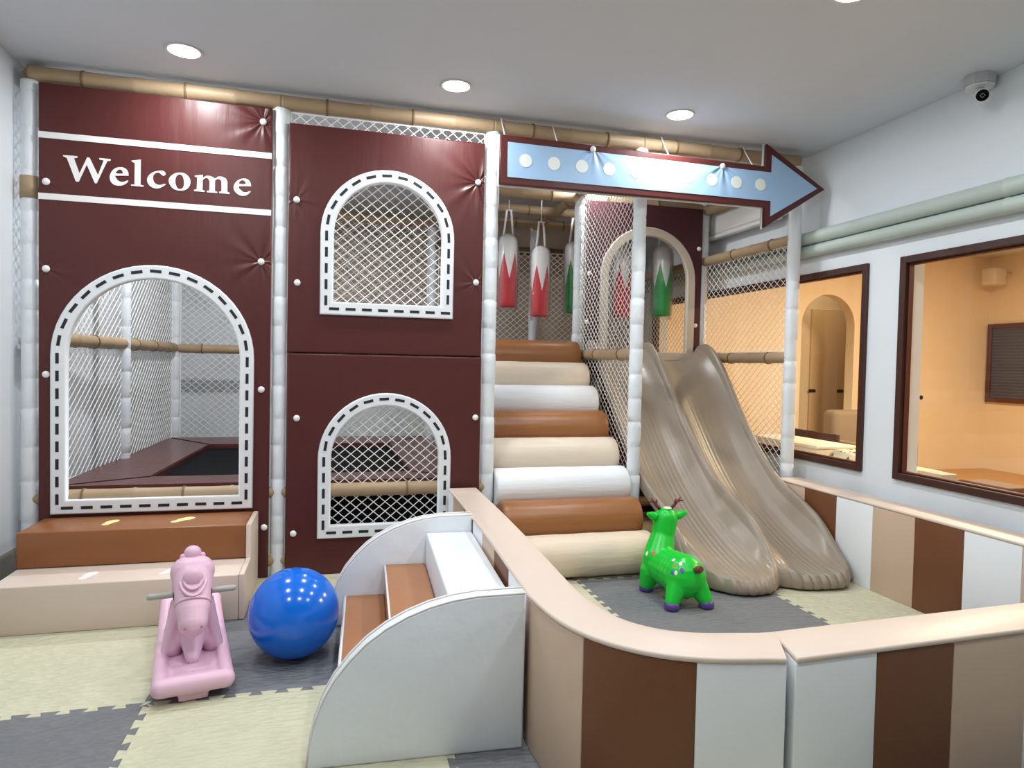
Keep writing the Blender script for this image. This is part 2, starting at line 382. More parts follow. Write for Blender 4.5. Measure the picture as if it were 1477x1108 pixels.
# ceiling downlights
mGlow = mat('lamp_glass', (255, 255, 255), .5, emit=((250, 252, 255), 14))
names = {(0, 0): 'round recessed downlight above the welcome panel', (1, 0): 'round recessed downlight above the narrow double window panels', (2, 0): 'round recessed downlight above the blue arrow sign'}
def downlight(lx, ly, lab):
    t = thing('ceiling_light', (lx, ly, ZC), lab, 'ceiling light', 'recessed downlights in the ceiling')
    ring = MB(); n = 28; rp = [(.088, 0), (.090, -.006), (.083, -.010), (.074, -.006)]
    vs = [(lx + r * math.cos(2 * PI * k / n), ly + r * math.sin(2 * PI * k / n), ZC + z) for r, z in rp for k in range(n)]
    fs = [(a * n + k, a * n + (k + 1) % n, (a + 1) * n + (k + 1) % n, (a + 1) * n + k) for a in range(3) for k in range(n)]
    ring.add(vs, fs, True); build('trim_ring', ring, mAC, t)
    build('lens', MB().tube([(lx, ly, ZC), (lx, ly, ZC - .006)], .076, 28, False), mGlow, t)
for i, lx in enumerate(LIGHT_X):
    for j, ly in enumerate(LIGHT_Y + (5.04,)):
        side = ('left', 'middle', 'right')[i]
        row = ('', 'second row out from the play frame', 'third row out from the play frame', 'row inside the play frame')[j]
        downlight(lx, ly, names.get((i, j), 'round recessed downlight, %s one of the %s' % (side, row)))

# ------------------------------------------------------------------ play frame: padded posts and bamboo padded bars
YF = 4.065
frame = thing('play_frame', (.8, YF, 0), 'tall indoor play frame of white padded posts and tan bamboo-look bars', 'play frame')
def post(x, y, z0=0.0, z1=2.67, r=.044, seed=0):
    rnd = random.Random(seed + int(x * 100) + int(y * 10)); pts = []; rr = []; z = z0; L = .19
    while z < z1 - .02:
        zz = min(z + L * rnd.uniform(.8, 1.15), z1); R_ = r * rnd.uniform(.97, 1.06)
        for t, k in ((.0, .93), (.04, .99), (.3, 1.005), (.7, 1.0), (.96, .985)):
            pts.append((x + rnd.uniform(-.0012, .0012), y, z + (zz - z) * t)); rr.append(R_ * k)
        z = zz
    pts.append((x, y, z1)); rr.append(r * .9)
    return build('post', MB().tube(pts, rr, 18), mPost, frame, origin=(x, y, z0))
PX = [-1.548, -.305, .925, 1.925, 3.112]
for i, x in enumerate(PX): post(x, YF)
for x, y in ((-1.43, 5.24), (-1.40, 6.65), (.93, 5.2), (1.93, 5.20), (3.08, 5.22), (.93, 6.65), (1.92, 6.45), (3.09, 6.5)): post(x, y, seed=3)
def bar(p, q, r=.042, m=None, ties=True, name='bamboo_bar'):
    p = Vector(p); q = Vector(q); L = (q - p).length; d = (q - p) / L; n = max(1, round(L / .24)); pts = []; rr = []
    for i in range(n):
        for t, k in ((0, 1.06), (.05, .98), (.5, .95), (.95, .98)):
            pts.append(p + d * (L * (i + t) / n)); rr.append(r * k)
    pts.append(q); rr.append(r)
    o = build(name, MB().tube(pts, rr, 16), m or mTan, frame, origin=p)
    if ties:
        for i in range(1, n, 2):
            c = p + d * (L * i / n)
            mb = MB().tube([c - d * .006, c + d * .006], r * 1.10, 16)
            build('tie', mb, mTanDark, o)
    return o
ZT = 2.705
for a, b_ in zip(PX[:-1], PX[1:]): bar((a, YF - .01, ZT), (b_, YF - .01, ZT))
for a, b_ in zip(PX[:2], PX[1:3]): bar((a, YF, .485), (b_, YF, .485)); bar((a, YF, .09), (b_, YF, .09))
bar((-1.548, YF, 1.335), (-1.43, 5.24, 1.335)); bar((-1.43, 5.24, 1.335), (-1.40, 6.65, 1.335), ties=True)
bar((-1.40, 6.65, 1.33), (.93, 6.65, 1.33)); bar((.93, 6.65, 1.33), (3.09, 6.5, 1.33))
bar((1.925, YF, 1.335), (1.93, 5.2, 1.335)); bar((3.112, YF, 1.335), (3.08, 5.22, 1.335)); bar((3.08, 5.22, 1.335), (3.09, 6.5, 1.335))
bar((3.112, YF, 2.165), (3.08, 5.22, 2.165)); bar((3.08, 5.22, 2.165), (3.09, 6.5, 2.165))
bar((1.93, 5.20, 2.62), (3.08, 5.22, 2.62)); bar((.93, 5.2, 2.62), (1.93, 5.2, 2.62))
bar((-1.43, 5.24, 2.70), (-1.40, 6.65, 2.70)); bar((-1.548, YF, 2.70), (-1.43, 5.24, 2.70))
bar((-1.40, 6.65, 2.62), (.93, 6.65, 2.62)); bar((.93, 6.65, 2.40), (3.09, 6.5, 2.40), m=mTanDark)
bar((.93, 5.75, 2.62), (3.08, 5.75, 2.62)); bar((.93, 6.2, 2.60), (3.08, 6.2, 2.60)); bar((.93, 5.2, 2.66), (.93, 6.65, 2.62)); bar((1.93, 5.2, 2.66), (1.92, 6.45, 2.62)); bar((3.08, 5.22, 2.66), (3.09, 6.5, 2.62))
bar((1.93, YF, 2.66), (1.93, 5.2, 2.66)); bar((3.112, YF, 2.60), (3.08, 5.22, 2.60))
bar((1.97, 5.16, .11), (3.04, 5.16, .11)); bar((1.97, 5.10, .33), (3.04, 5.10, .33), m=mTanDark)
build('tan_wrap', MB().tube([(-1.548, YF, 2.06), (-1.548, YF, 2.175)], .049, 18), mTan, frame)['label'] = 'tan tape wrapped round the left front post'
build('deck', MB().box(.97, 3.04, 5.18, 6.6, 1.19, 1.29, .01), mDeck, frame)
build('lower_screen', MB().box(1.97, 3.04, 5.24, 5.26, .0, 1.19), mMaroonD, frame)
build('skirt_screen', MB().box(-1.50, .88, YF + .06, YF + .07, .0, .44), mBlack, frame)
build('skirt_screen', MB().box(.90, .92, YF + .08, 5.2, .0, 1.19), mMaroonD, frame)

# ------------------------------------------------------------------ padded front panels
def dashes(lp, step, ln, wd, y, parent, keep=None):
    L = pathlen(lp); n = round(L / step); mb = MB()
    for i in range(n):
        c, t = along(lp, (i + .5) * L / n); h = ln / 2; nn = Vector((-t.y, t.x)) * wd / 2; a = c - t * h; b2 = c + t * h
        q = [a - nn, b2 - nn, b2 + nn, a + nn]
        mb.prism([(v.x, v.y) for v in q], 'y', y - .0012, y + .001)
    o = build('dash_print', mb, mDash, parent); o['kind'] = 'stuff'; o['label'] = 'black dashed print round the arch'
def button(x, z, y, parent):
    mb = MB(); mb.ball((x, y - .004, z), .0185, 16, (1, .62, 1))
    mb.tube([(x, y + .003, z), (x, y - .004, z)], .017, 16)
    build('button', mb, mBtn, parent)
def arch_frame(x0, x1, z0, zt, w_, y, parent, dash=(.092, .056, .016), m=None, nm='arch_surround'):
    o = plate(nm, [archpts(x0, x1, z0, zt), archpts(x0 + w_, x1 - w_, z0 + w_, zt - w_)], y - .022, .05, m or mWhite, parent, bev=.008)
    if dash:
        h = w_ * .46
        dashes(archpts(x0 + h, x1 - h, z0 + h, zt - h), dash[0], dash[1], dash[2], y - .022, o)
def panel(name, label, X0, X1, Z0, Z1, arch, btns, y, m, aw=.074, am=None, dash=(.092, .056, .016)):
    t = thing(name, ((X0 + X1) / 2, y + .02, Z0), label, 'padded panel')
    hole = archpts(arch[0] + .02, arch[1] - .02, arch[2] + .02, arch[3] - .02)
    build_p = plate('panel_pad', [[(X0, Z0), (X1, Z0), (X1, Z1), (X0, Z1)], hole], y, .032, m, t, bev=.009)
    plate('edge_piping', [[(X0 - .006, Z0 - .004), (X1 + .006, Z0 - .004), (X1 + .006, Z1 + .006), (X0 - .006, Z1 + .006)], hole], y + .031, .006, mPiping, t)
    arch_frame(arch[0], arch[1], arch[2], arch[3], aw, y, t, dash, am)
    for bx, bz in btns: button(bx, bz, y, t)
    return t
YP = 4.01
wp = panel('welcome_panel', 'tall maroon padded panel with white Welcome lettering and wide arched opening', -1.495, -.352, .0, 2.655, (-1.434, -.436, .407, 1.742),
           [(-.40, 2.57), (-1.457, 2.145), (-.404, 1.794), (-1.457, 1.695), (-1.457, 1.145), (-.397, 1.076), (-.375, .292)], YP, mMaroonW)
for zc, th in ((2.386, .032), (2.070, .032)):
    plate('white_stripe', [[(-1.493, zc - th / 2), (-.354, zc - th / 2), (-.354, zc + th / 2), (-1.493, zc + th / 2)]], YP - .003, .006, mPiping, wp)
GLYPHS = [
 ('W', [[(-1.3802, 2.2894), (-1.3144, 2.2901), (-1.3144, 2.2823), (-1.3304, 2.278), (-1.3045, 2.2012), (-1.2691, 2.288), (-1.2579, 2.2879), (-1.2183, 2.2005), (-1.1916, 2.2795), (-1.2121, 2.2826), (-1.2121, 2.2909), (-1.159, 2.2898), (-1.1597, 2.281), (-1.1749, 2.2772), (-1.2238, 2.1567), (-1.233, 2.1567), (-1.2704, 2.2495), (-1.3073, 2.1575), (-1.3212, 2.1575), (-1.3629, 2.2756), (-1.3802, 2.2836)]]),
 ('e', [[(-1.0735, 2.2127), (-1.0746, 2.2265), (-1.0819, 2.2417), (-1.0963, 2.2511), (-1.1142, 2.2522), (-1.1375, 2.2436), (-1.1552, 2.223), (-1.163, 2.1985), (-1.1594, 2.1751), (-1.1461, 2.1585), (-1.1265, 2.1535), (-1.1085, 2.1551), (-1.0906, 2.1634), (-1.0745, 2.1808), (-1.0799, 2.1843), (-1.0925, 2.1772), (-1.1086, 2.1749), (-1.1248, 2.1822), (-1.1345, 2.1972), (-1.1352, 2.205), (-1.0735, 2.2107)], [(-1.1331, 2.2171), (-1.1285, 2.2314), (-1.1178, 2.2395), (-1.107, 2.2374), (-1.1016, 2.228), (-1.1016, 2.22)]]),
 ('l', [[(-1.0605, 2.2915), (-1.0153, 2.3011), (-1.0165, 2.168), (-1.0001, 2.1646), (-1.0037, 2.1579), (-1.0618, 2.1592), (-1.06, 2.1657), (-1.0444, 2.1663), (-1.0434, 2.2792), (-1.0586, 2.2877)]]),
 ('c', [[(-0.8941, 2.2413), (-0.9015, 2.2494), (-0.9126, 2.2516), (-0.931, 2.2491), (-0.9566, 2.2395), (-0.9767, 2.2196), (-0.9839, 2.1989), (-0.9783, 2.1754), (-0.9599, 2.1589), (-0.9342, 2.1551), (-0.914, 2.1629), (-0.8945, 2.1788), (-0.8982, 2.1833), (-0.9159, 2.1761), (-0.9325, 2.1754), (-0.949, 2.186), (-0.9557, 2.2055), (-0.9529, 2.2258), (-0.9419, 2.2368), (-0.9291, 2.2408), (-0.918, 2.235), (-0.9088, 2.2266), (-0.9007, 2.2274), (-0.8948, 2.2332)]]),
 ('o', [[(-0.8245, 2.2504), (-0.8487, 2.2433), (-0.8709, 2.2239), (-0.8782, 2.201), (-0.8707, 2.1775), (-0.852, 2.1589), (-0.8221, 2.1534), (-0.7959, 2.1597), (-0.7773, 2.1776), (-0.7707, 2.2005), (-0.7757, 2.2265), (-0.7965, 2.2469)], [(-0.8263, 2.2401), (-0.8393, 2.2308), (-0.8456, 2.212), (-0.8439, 2.1839), (-0.8334, 2.1645), (-0.8203, 2.1616), (-0.8073, 2.1709), (-0.8021, 2.1916), (-0.8057, 2.2238), (-0.8151, 2.2383)]]),
 ('m', [[(-0.7494, 2.2411), (-0.709, 2.2489), (-0.7089, 2.2326), (-0.6907, 2.2457), (-0.6717, 2.2462), (-0.6545, 2.2396), (-0.6479, 2.2332), (-0.6296, 2.2472), (-0.6104, 2.2477), (-0.5911, 2.2392), (-0.5833, 2.2234), (-0.5836, 2.1677), (-0.5704, 2.1627), (-0.5731, 2.1563), (-0.6251, 2.1572), (-0.6244, 2.1642), (-0.6129, 2.1673), (-0.6133, 2.2207), (-0.6219, 2.2331), (-0.6353, 2.2331), (-0.6467, 2.2239), (-0.6474, 2.1664), (-0.6344, 2.1622), (-0.6359, 2.1563), (-0.6882, 2.1567), (-0.6871, 2.1642), (-0.675, 2.1669), (-0.6734, 2.2153), (-0.6811, 2.2318), (-0.6945, 2.2339), (-0.7088, 2.2224), (-0.71, 2.1671), (-0.6985, 2.1632), (-0.6996, 2.1566), (-0.7527, 2.1573), (-0.7516, 2.1643), (-0.7388, 2.1679), (-0.7362, 2.2321), (-0.7494, 2.2362)]]),
 ('e', [[(-0.4613, 2.2115), (-0.4646, 2.2299), (-0.4784, 2.2453), (-0.5019, 2.2481), (-0.5291, 2.2365), (-0.5464, 2.2143), (-0.5513, 2.1932), (-0.5441, 2.1732), (-0.5245, 2.1563), (-0.5011, 2.152), (-0.4796, 2.1601), (-0.4629, 2.1781), (-0.4669, 2.1819), (-0.4817, 2.1744), (-0.4993, 2.1729), (-0.517, 2.1859), (-0.523, 2.2032), (-0.4612, 2.2086)], [(-0.5231, 2.2172), (-0.5174, 2.2326), (-0.5057, 2.2386), (-0.494, 2.2335), (-0.4888, 2.2186)]]),
]

for ch, loops in GLYPHS:
    lp = []
    for L in loops:      # round the traced outlines of the curved letters
        if ch in 'eco':
            q = []
            for i in range(len(L)):
                p0, p1, p2, p3 = (Vector(L[(i + k) % len(L)]) for k in (-1, 0, 1, 2))
                if (p1 - p0).length < .002 or (p2 - p1).length < .002: q.append(tuple(p1)); continue
                for t in (0, .5):
                    q.append(tuple(p1 if t == 0 else (p1 + p2) * .5625 - (p0 + p3) * .0625))
            L = q
        lp.append(L)
    plate('letter_%s' % ch.lower(), lp, YP - .003, .006, mPiping, wp)
panel('window_panel', 'maroon padded panel with white netted arch, upper of the narrow pair', -.262, .868, 1.292, 2.585, (-.086, .686, 1.512, 2.364),
      [(-.218, 2.154), (.827, 2.345), (-.21, 1.687), (.826, 1.741)], YP, mMaroonU)
panel('window_panel', 'maroon padded panel with white netted arch, lower of the narrow pair', -.262, .872, .0, 1.286, (-.086, .688, .215, 1.063),
      [(-.205, .914), (.838, .918), (-.217, .249)], YP, mMaroon)
panel('slide_arch_panel', 'dark maroon padded panel with arched doorway at the top of the slide', 1.975, 3.02, 1.30, 2.60, (2.09, 2.95, 1.305, 2.41),
      [(2.985, 2.262), (2.97, 1.611), (1.992, 2.0), (1.984, 1.604)], 5.13, mMaroonD, aw=.072, dash=None, am=vinyl('beige_surround', (196, 184, 170), .35))

# arrow sign
ay = 3.875
A = [(.93, 2.315), (2.735, 2.325), (2.735, 2.188), (3.196, 2.476), (2.735, 2.735), (2.735, 2.588), (.93, 2.605)]
B = [(.975, 2.357), (2.772, 2.363), (2.772, 2.262), (3.128, 2.474), (2.772, 2.664), (2.772, 2.549), (.975, 2.562)]
ar_t = thing('arrow_sign', (1.9, ay + .02, 2.3), 'long light blue arrow sign with maroon border and cream dots', 'sign')
plate('border_pad', [A], ay, .035, mMaroon, ar_t, bev=.006)
def grow(P, d):
    cx = 1.9; return [(x + (-d if x < 1 else d * .5 if x > 3 else -d), z + (d if z > 2.476 else -d if z < 2.47 else 0)) for x, z in P]
plate('edge_piping', [grow(A, .008)], ay + .034, .010, mPiping, ar_t)
plate('blue_face', [B], ay - .004, .006, mBlue, ar_t)
for k in range(10):
    x = 1.085 + (2.69 - 1.085) * k / 9; z = 2.462
    mb = MB().tube([(x, ay - .0055, z), (x, ay - .003, z)], .039, 24, False)
    build('dot_print', mb, mDot, ar_t)
for x, z in ((1.51, 2.572), (2.405, 2.556)): button(x, z, ay - .004, ar_t)
for x in (.97, 1.30, 2.05, 2.66):
    build('hanging_cord', MB().tube([(x, ay + .04, 2.59), (x, YF - .065, 2.70), (x, YF - .03, 2.755), (x, YF + .02, 2.752)], .004, 6), mPiping, ar_t)

# ------------------------------------------------------------------ nets
def net(label, O, U, V, lu, lv, pitch=(.068, .058), r=.0027, group='diamond nets of the play frame'):
    """diamond net in the rectangle O + u*U + v*V"""
    O = Vector(O); U = Vector(U).normalized(); V = Vector(V).normalized(); N = U.cross(V); mb = MB()
    a, b2 = pitch; k = b2 / a
    def seg(u0, v0, u1, v1, off):
        p = O + U * u0 + V * v0 + N * off; q = O + U * u1 + V * v1 + N * off; d = (q - p)
        if d.length < .01: return
        mb.tube([p, q], r, 4, False, False)
    for s in (1, -1):
        c = -lv / k if s > 0 else 0.0
        end = lu if s > 0 else lu + lv / k
        while c < end:
            # line u = c + s*v/k
            v0, v1 = 0.0, lv
            if s > 0: v0 = max(v0, -c * k); v1 = min(v1, (lu - c) * k)
            else: v0 = max(v0, (c - lu) * k); v1 = min(v1, c * k)
            if v1 > v0: seg(c + s * v0 / k, v0, c + s * v1 / k, v1, s * r * .6)
            c += a
    for (u0, v0, u1, v1) in ((0, 0, lu, 0), (0, lv, lu, lv), (0, 0, 0, lv), (lu, 0, lu, lv)): 
        p = O + U * u0 + V * v0; q = O + U * u1 + V * v1; mb.tube([p, q], r * 1.6, 6, False, False)
    o = build('safety_net', mb, mNet, None, origin=O, fix=False)
    tag(o, label, 'net', group)
    return o
X_, Y_, Z_ = (1, 0, 0), (0, 1, 0), (0, 0, 1)
net('white diamond net behind the two narrow arched maroon panels', (-.255, YF - .005, .13), X_, Z_, 1.13, 2.525)
net('white diamond net along the left wall, nearest bay behind the wide arch', (-1.53, YF + .05, .52), (.10, 1.14, 0), Z_, 1.10, 2.15)
net('white diamond net along the left wall, far bay behind the wide arch', (-1.44, 5.29, .52), (.03, 1.36, 0), Z_, 1.31, 2.15)
net('white diamond net across the back of the trampoline bay', (-1.35, 6.64, .5), X_, Z_, 2.23, 2.1)
net('white diamond net between the rolling stair and the slide', (1.928, YF + .045, .12), Y_, Z_, 1.08, 2.5)
net('diamond net at the back of the bay with hanging bags', (.98, 6.58, 1.36), (1, -.06, 0), Z_, 2.05, 1.02)
net('white diamond net on the right of the slide below the side bar', (3.098, YF + .05, .12), (-.02, 1.1, 0), Z_, 1.06, 1.18)
net('white diamond net on the right of the slide above the side bar', (3.098, YF + .05, 1.38), (-.02, 1.1, 0), Z_, 1.06, .75)
net('diamond net before the side room window, seen through the slide doorway', (3.085, 5.27, 1.38), (0, 1, 0), Z_, 1.18, .75)

# ------------------------------------------------------------------ trampoline
tz = .53
tr = thing('trampoline', (-.27, 5.3, 0), 'black trampoline with maroon padded surround inside the play frame', 'trampoline')
def padq(P, th=.05):   # quad pad, top polygon at tz, rounded a little
    mb = MB(); mb.prism(P, 'z', tz - th, tz - .008); c = Vector((sum(p[0] for p in P) / 4, sum(p[1] for p in P) / 4))
    Q = [tuple(c + (Vector(p) - c) * .975) for p in P]
    mb.prism(Q, 'z', tz - .02, tz); return mb
xo0, xo1, yo0, yo1 = -1.43, .87, 4.14, 6.55; xi0, xi1, yi0, yi1 = -1.0, .50, 4.42, 6.0
for P in ([(xo0 - .06, yo0), (xi0 - .06, yi0), (xi0, yi1), (xo0, yo1)], [(xo1, yo0), (xo1, yo1), (xi1 - .02, yi1), (xi1, yi0)],
          [(xo0 - .05, yo0 + .001), (xo1, yo0), (xi1, yi0), (xi0 - .05, yi0)], [(xo0, yo1), (xi0, yi1), (xi1, yi1), (xo1, yo1)]):
    build('edge_pad', padq(P), mPad, tr)
build('jump_mat', MB().box(xi0 - .04, xi1 + .02, yi0 - .03, yi1 + .02, tz - .045, tz - .035), mBlack, tr)
for x, y in ((-1.3, 4.35), (.75, 4.35), (-1.3, 6.4), (.75, 6.4)):
    build('leg', MB().tube([(x, y, 0), (x, y, tz - .05)], .025, 12), mBlack, tr)

# ------------------------------------------------------------------ stair of foam rollers
rs = thing('roller_stair', (1.42, 4.3, 0), 'stair of eight brown, cream and white foam rollers beside the slide', 'roller stair')
cols = ['cream', 'brown', 'white', 'cream', 'brown', 'white', 'cream', 'brown']
cm = {'cream': mPeachR, 'brown': mBrownR, 'white': mWhiteR}
def roller(i):
    y = 3.70 + i * .192; z = .125 + i * .170; r = .126; x0, x1 = .975, 1.872
    pts = []; rr = []
    for t, k in ((0, .86), (.006, .95), (.016, 1.0)): pts.append((x0 + t, y, z)); rr.append(r * k)
    for j in range(1, 12): pts.append((x0 + (x1 - x0) * j / 12, y, z)); rr.append(r * (1 + .008 * math.sin(j * 2.1 + i)))
    for t, k in ((.016, 1.0), (.006, .95), (0, .86)): pts.append((x1 - t, y, z)); rr.append(r * k)
    o = build('roller', MB().tube(pts, rr, 40), cm[cols[i]], rs, origin=((x0 + x1) / 2, y, z))
    o['label'] = '%s vinyl foam roller, step %d from the floor' % (cols[i], i + 1)
for i in range(8): roller(i)
build('ramp_core', MB().prism([(3.80, 0), (5.15, 0), (5.15, 1.17), (5.05, 1.17), (3.80, .06)], 'x', 1.0, 1.85), mTan2, rs)

# ------------------------------------------------------------------ double slide
def lerpt(T, y):
    if y >= T[0][0]: return T[0][1]
    for (a, va), (b2, vb) in zip(T[:-1], T[1:]):
        if y >= b2:
            t = (a - y) / (a - b2); t2 = t
            return va + (vb - va) * t2
    return T[-1][1]
TR = [(5.14, 1.43), (5.0, 1.47), (4.9, 1.43), (4.765, 1.32), (4.56, 1.11), (4.28, .82), (4.11, .675), (3.88, .52), (3.67, .44), (3.45, .355), (3.34, .28), (3.24, .17), (3.17, .095)]
TF = [(5.14, 1.31), (4.98, 1.29), (4.75, 1.10), (4.5, .83), (4.25, .58), (4.05, .42), (3.85, .30), (3.65, .205), (3.45, .13), (3.3, .095), (3.17, .08)]
def smT(T, y): return (lerpt(T, y) * 2 + lerpt(T, y + .05) + lerpt(T, y - .05) + lerpt(T, y + .1) + lerpt(T, y - .1)) / 6
XSL, XSM = 1.995, 2.475
def xright(y): return 2.942 if y < 3.9 else 2.942 + .06 * min(1, (y - 3.9) / .8)
YE = [(0, 3.47), (.07, 3.38), (.16, 3.30), (.3, 3.215), (.5, 3.18), (.75, 3.19), (.9, 3.245), (1.0, 3.30), (1.12, 3.235), (1.3, 3.20), (1.6, 3.185), (1.8, 3.19), (1.93, 3.235), (2.0, 3.30)]
def yend(a):
    for (u0, v0), (u1, v1) in zip(YE[:-1], YE[1:]):
        if a <= u1: t = (a - u0) / (u1 - u0); t = t * t * (3 - 2 * t) if u0 in () else t; return v0 + (v1 - v0) * t
    return YE[-1][1]
def yends(a): return sum(yend(min(2, max(0, a + k * .03))) for k in range(-2, 3)) / 5
NU, NV = 330, 150
def sl_pt(i, j):
    # i over the width including the outer flanges, j down the slide plus the rolled lip
    a = (i / NU) * 2.30 - .15; side = 0.0
    if a < 0: side = -a / .15; aa = 0.0; sg = -1
    elif a > 2: side = (a - 2) / .15; aa = 2.0; sg = 1
    else: aa = a; sg = 0
    v = min(1.0, j / (NV - 10)); lip = max(0, (j - (NV - 10)) / 10)
    yr = 5.14 - v * (5.14 - 3.17); ye = yends(aa); y = 5.14 + (ye - 5.14) * v
    xr = xright(y); xs = XSL + (XSM - XSL) * aa if aa <= 1 else XSM + (xr - XSM) * (aa - 1)
    c = (aa % 1.0 if aa < 2 else 1.0) - .5; q = abs(c) * 2
    h = q ** 2.6 if q < .86 else .6756 + .3244 * math.sin((q - .86) / .14 * PI / 2)
    R = smT(TR, yr); Fz = smT(TF, yr); z = Fz + (R - Fz) * h
    if q < .74 and v > .12:
        z += .0046 * (.15 + .85 * v) * ((1 - abs(math.sin(PI * c / .07))) * 1.5 - .6) * min(1, (v - .12) * 5) * min(1, (.74 - q) * 8) * (1 if c < .05 else max(.25, 1 - (c - .05) * 6))
    if sg:
        an = side * PI * .5; xs += sg * .024 * math.sin(an); z = z - .012 * (1 - math.cos(an)) - .10 * max(0, side - .35) * (1 if z > .15 else z * 4)
    sc = abs(math.sin(PI * aa * 9))
    w1 = max(0, (v - .955) / .045)
    z += .010 * (sc - .4) * w1 * (1 if q < .9 else .3); y -= .010 * sc * w1
    if lip > 0:
        an = lip * PI * .75; y -= .030 * math.sin(min(an, PI)) ; z = z * (1 - lip) + .012 * lip
        z = max(z, .012)
    else:
        z = max(z, .012)
    return (xs, y, z)
vs = [sl_pt(i, j) for j in range(NV + 1) for i in range(NU + 1)]
fs = [(j * (NU + 1) + i, j * (NU + 1) + i + 1, (j + 1) * (NU + 1) + i + 1, (j + 1) * (NU + 1) + i) for j in range(NV) for i in range(NU)]
sd = thing('double_slide', (2.5, 4.1, 0), 'taupe plastic double slide with two ribbed lanes running from the arch', 'slide')
so = build('slide_body', MB().add(vs, fs, True), mSlide, sd)
md = so.modifiers.new('thick', 'SOLIDIFY'); md.thickness = .012; md.offset = -1
for x in (XSL + .02, 2.92):
    build('support', MB().prism([(4.9, 1.14), (5.06, 1.14), (5.06, .0), (4.98, .0)], 'x', x - .02, x + .02), mSlide, sd)

# ------------------------------------------------------------------ left foam steps
fs_t = thing('foam_step', (-.93, 3.7, 0), 'two-tier brown and cream foam step under the welcome panel', 'foam steps')
x0, x1 = -1.455, -.425
def tier(P, xa, xb, name, m, par, bev=.006):
    mb = MB(); bm = bmesh.new(); vs = [bm.verts.new((xa, y, z)) for y, z in P]; f = bm.faces.new(vs)
    r = bmesh.ops.extrude_face_region(bm, geom=[f]); 
    for v in [g for g in r['geom'] if isinstance(g, bmesh.types.BMVert)]: v.co.x = xb
    bmesh.ops.recalc_face_normals(bm, faces=bm.faces[:])
    bmesh.ops.bevel(bm, geom=bm.edges[:], offset=bev, segments=2, profile=.5, affect='EDGES')
    mb.bm(bm, True); return build(name, mb, m, par)
tier([(3.655, .222), (3.985, .222), (3.985, .392), (3.655, .395)], x0, x1 - .004, 'upper_tier', mBrown, fs_t)
tier([(3.385, .0), (3.985, .0), (3.985, .219), (3.385, .219)], x0, x1 - .004, 'lower_tier', mPeach, fs_t)
tier([(3.384, .002), (3.984, .002), (3.984, .393), (3.65, .397), (3.642, .222), (3.384, .221)], x1 - .003, x1 + .022, 'end_panel', mPeach, fs_t, .004)
def foot(cx, cy, z, L, ang, m, lab):
    pts = []
    for k in range(24):
        a = 2 * PI * k / 24; r = L * .5; u = math.cos(a) * r; wd = (.34 if u > 0 else .24) * L; v = math.sin(a) * wd * (.82 + .18 * math.cos(2 * a))
        pts.append((cx + u * math.cos(ang) - v * math.sin(ang), cy + u * math.sin(ang) + v * math.cos(ang)))
    o = build('footprint_sticker', MB().prism(pts, 'z', z, z + .0015), m, fs_t); o['label'] = lab
mYel = mat('yellow_sticker', (236, 222, 150), .5); mWst = mat('pale_sticker', (236, 232, 228), .5)
foot(-1.10, 3.815, .394, .12, 1.3, mYel, 'pale yellow footprint sticker'); foot(-.76, 3.82, .394, .14, .9, mYel, 'pale yellow footprint sticker')
foot(-1.10, 3.50, .2185, .12, 1.3, mWst, 'white footprint sticker'); foot(-.745, 3.51, .2185, .14, .9, mWst, 'white footprint sticker')

# ------------------------------------------------------------------ white quarter-round stairs
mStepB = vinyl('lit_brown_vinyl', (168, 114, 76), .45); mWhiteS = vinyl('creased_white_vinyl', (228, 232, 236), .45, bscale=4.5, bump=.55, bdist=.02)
qs = thing('foam_stairs', (.3, 2.7, 0), 'white foam stairs with quarter-round sides and two brown steps', 'foam stairs')
QA = -.045; QO = Vector((-.068, 2.085)); ca, sa = math.cos(QA), math.sin(QA)
def qxy(u, v): return (QO.x + u * ca - v * sa, QO.y + u * sa + v * ca)
def qmesh(mb): mb.v = [(*qxy(x, y), z) for x, y, z in mb.v]; return mb
prof = [(0.0, 0.0), (.678, 0.0), (.678, .508)]
arc = [(.52, .505), (.44, .495), (.37, .478), (.30, .452), (.235, .418), (.175, .375), (.125, .325), (.08, .268), (.045, .205), (.02, .135), (.006, .065)]
prof += arc
def side(v0, v1, nm='side_panel'):
    mb = MB(); bm = bmesh.new(); f = bm.faces.new([bm.verts.new((x, v0, z)) for x, z in prof]); r = bmesh.ops.extrude_face_region(bm, geom=[f])
    for v in [g for g in r['geom'] if isinstance(g, bmesh.types.BMVert)]: v.co.y = v1
    bmesh.ops.recalc_face_normals(bm, faces=bm.faces[:])
    ed = [e for e in bm.edges if abs(e.verts[0].co.y - e.verts[1].co.y) < 1e-6]
    bmesh.ops.bevel(bm, geom=ed, offset=.008, segments=2, profile=.5, affect='EDGES')
    o = build(nm, qmesh(mb.bm(bm, True)), mWhiteS, qs)
    for vv in (v0, v1):   # piping along the curved rim
        pts = [(x - .001, vv + (.004 if vv == v0 else -.004), z + .002) for x, z in [(.678, .508)] + arc + [(0, 0.004)]]
        build('piping', qmesh(MB().tube(pts, .0035, 6)), mPiping, o)
side(0, .065); side(1.13, 1.195)
def qstep(u0, u1, z1, m, lab):
    o = build('step', qmesh(MB().box(u0, u1, .068, 1.127, .0, z1, .008)), m, qs); o['label'] = lab
qstep(.085, .262, .145, mStepB, 'brown lowest step'); qstep(.232 + .03, .452, .285, mStepB, 'brown middle step'); qstep(.455, .676, .43, mWhiteS, 'white top step')
build('piping', qmesh(MB().tube([(.083, .07, .143), (.083, 1.125, .143)], .005, 6)), mPiping, qs)
build('piping', qmesh(MB().tube([(.262, .07, .283), (.262, 1.125, .283)], .005, 6)), mPiping, qs)
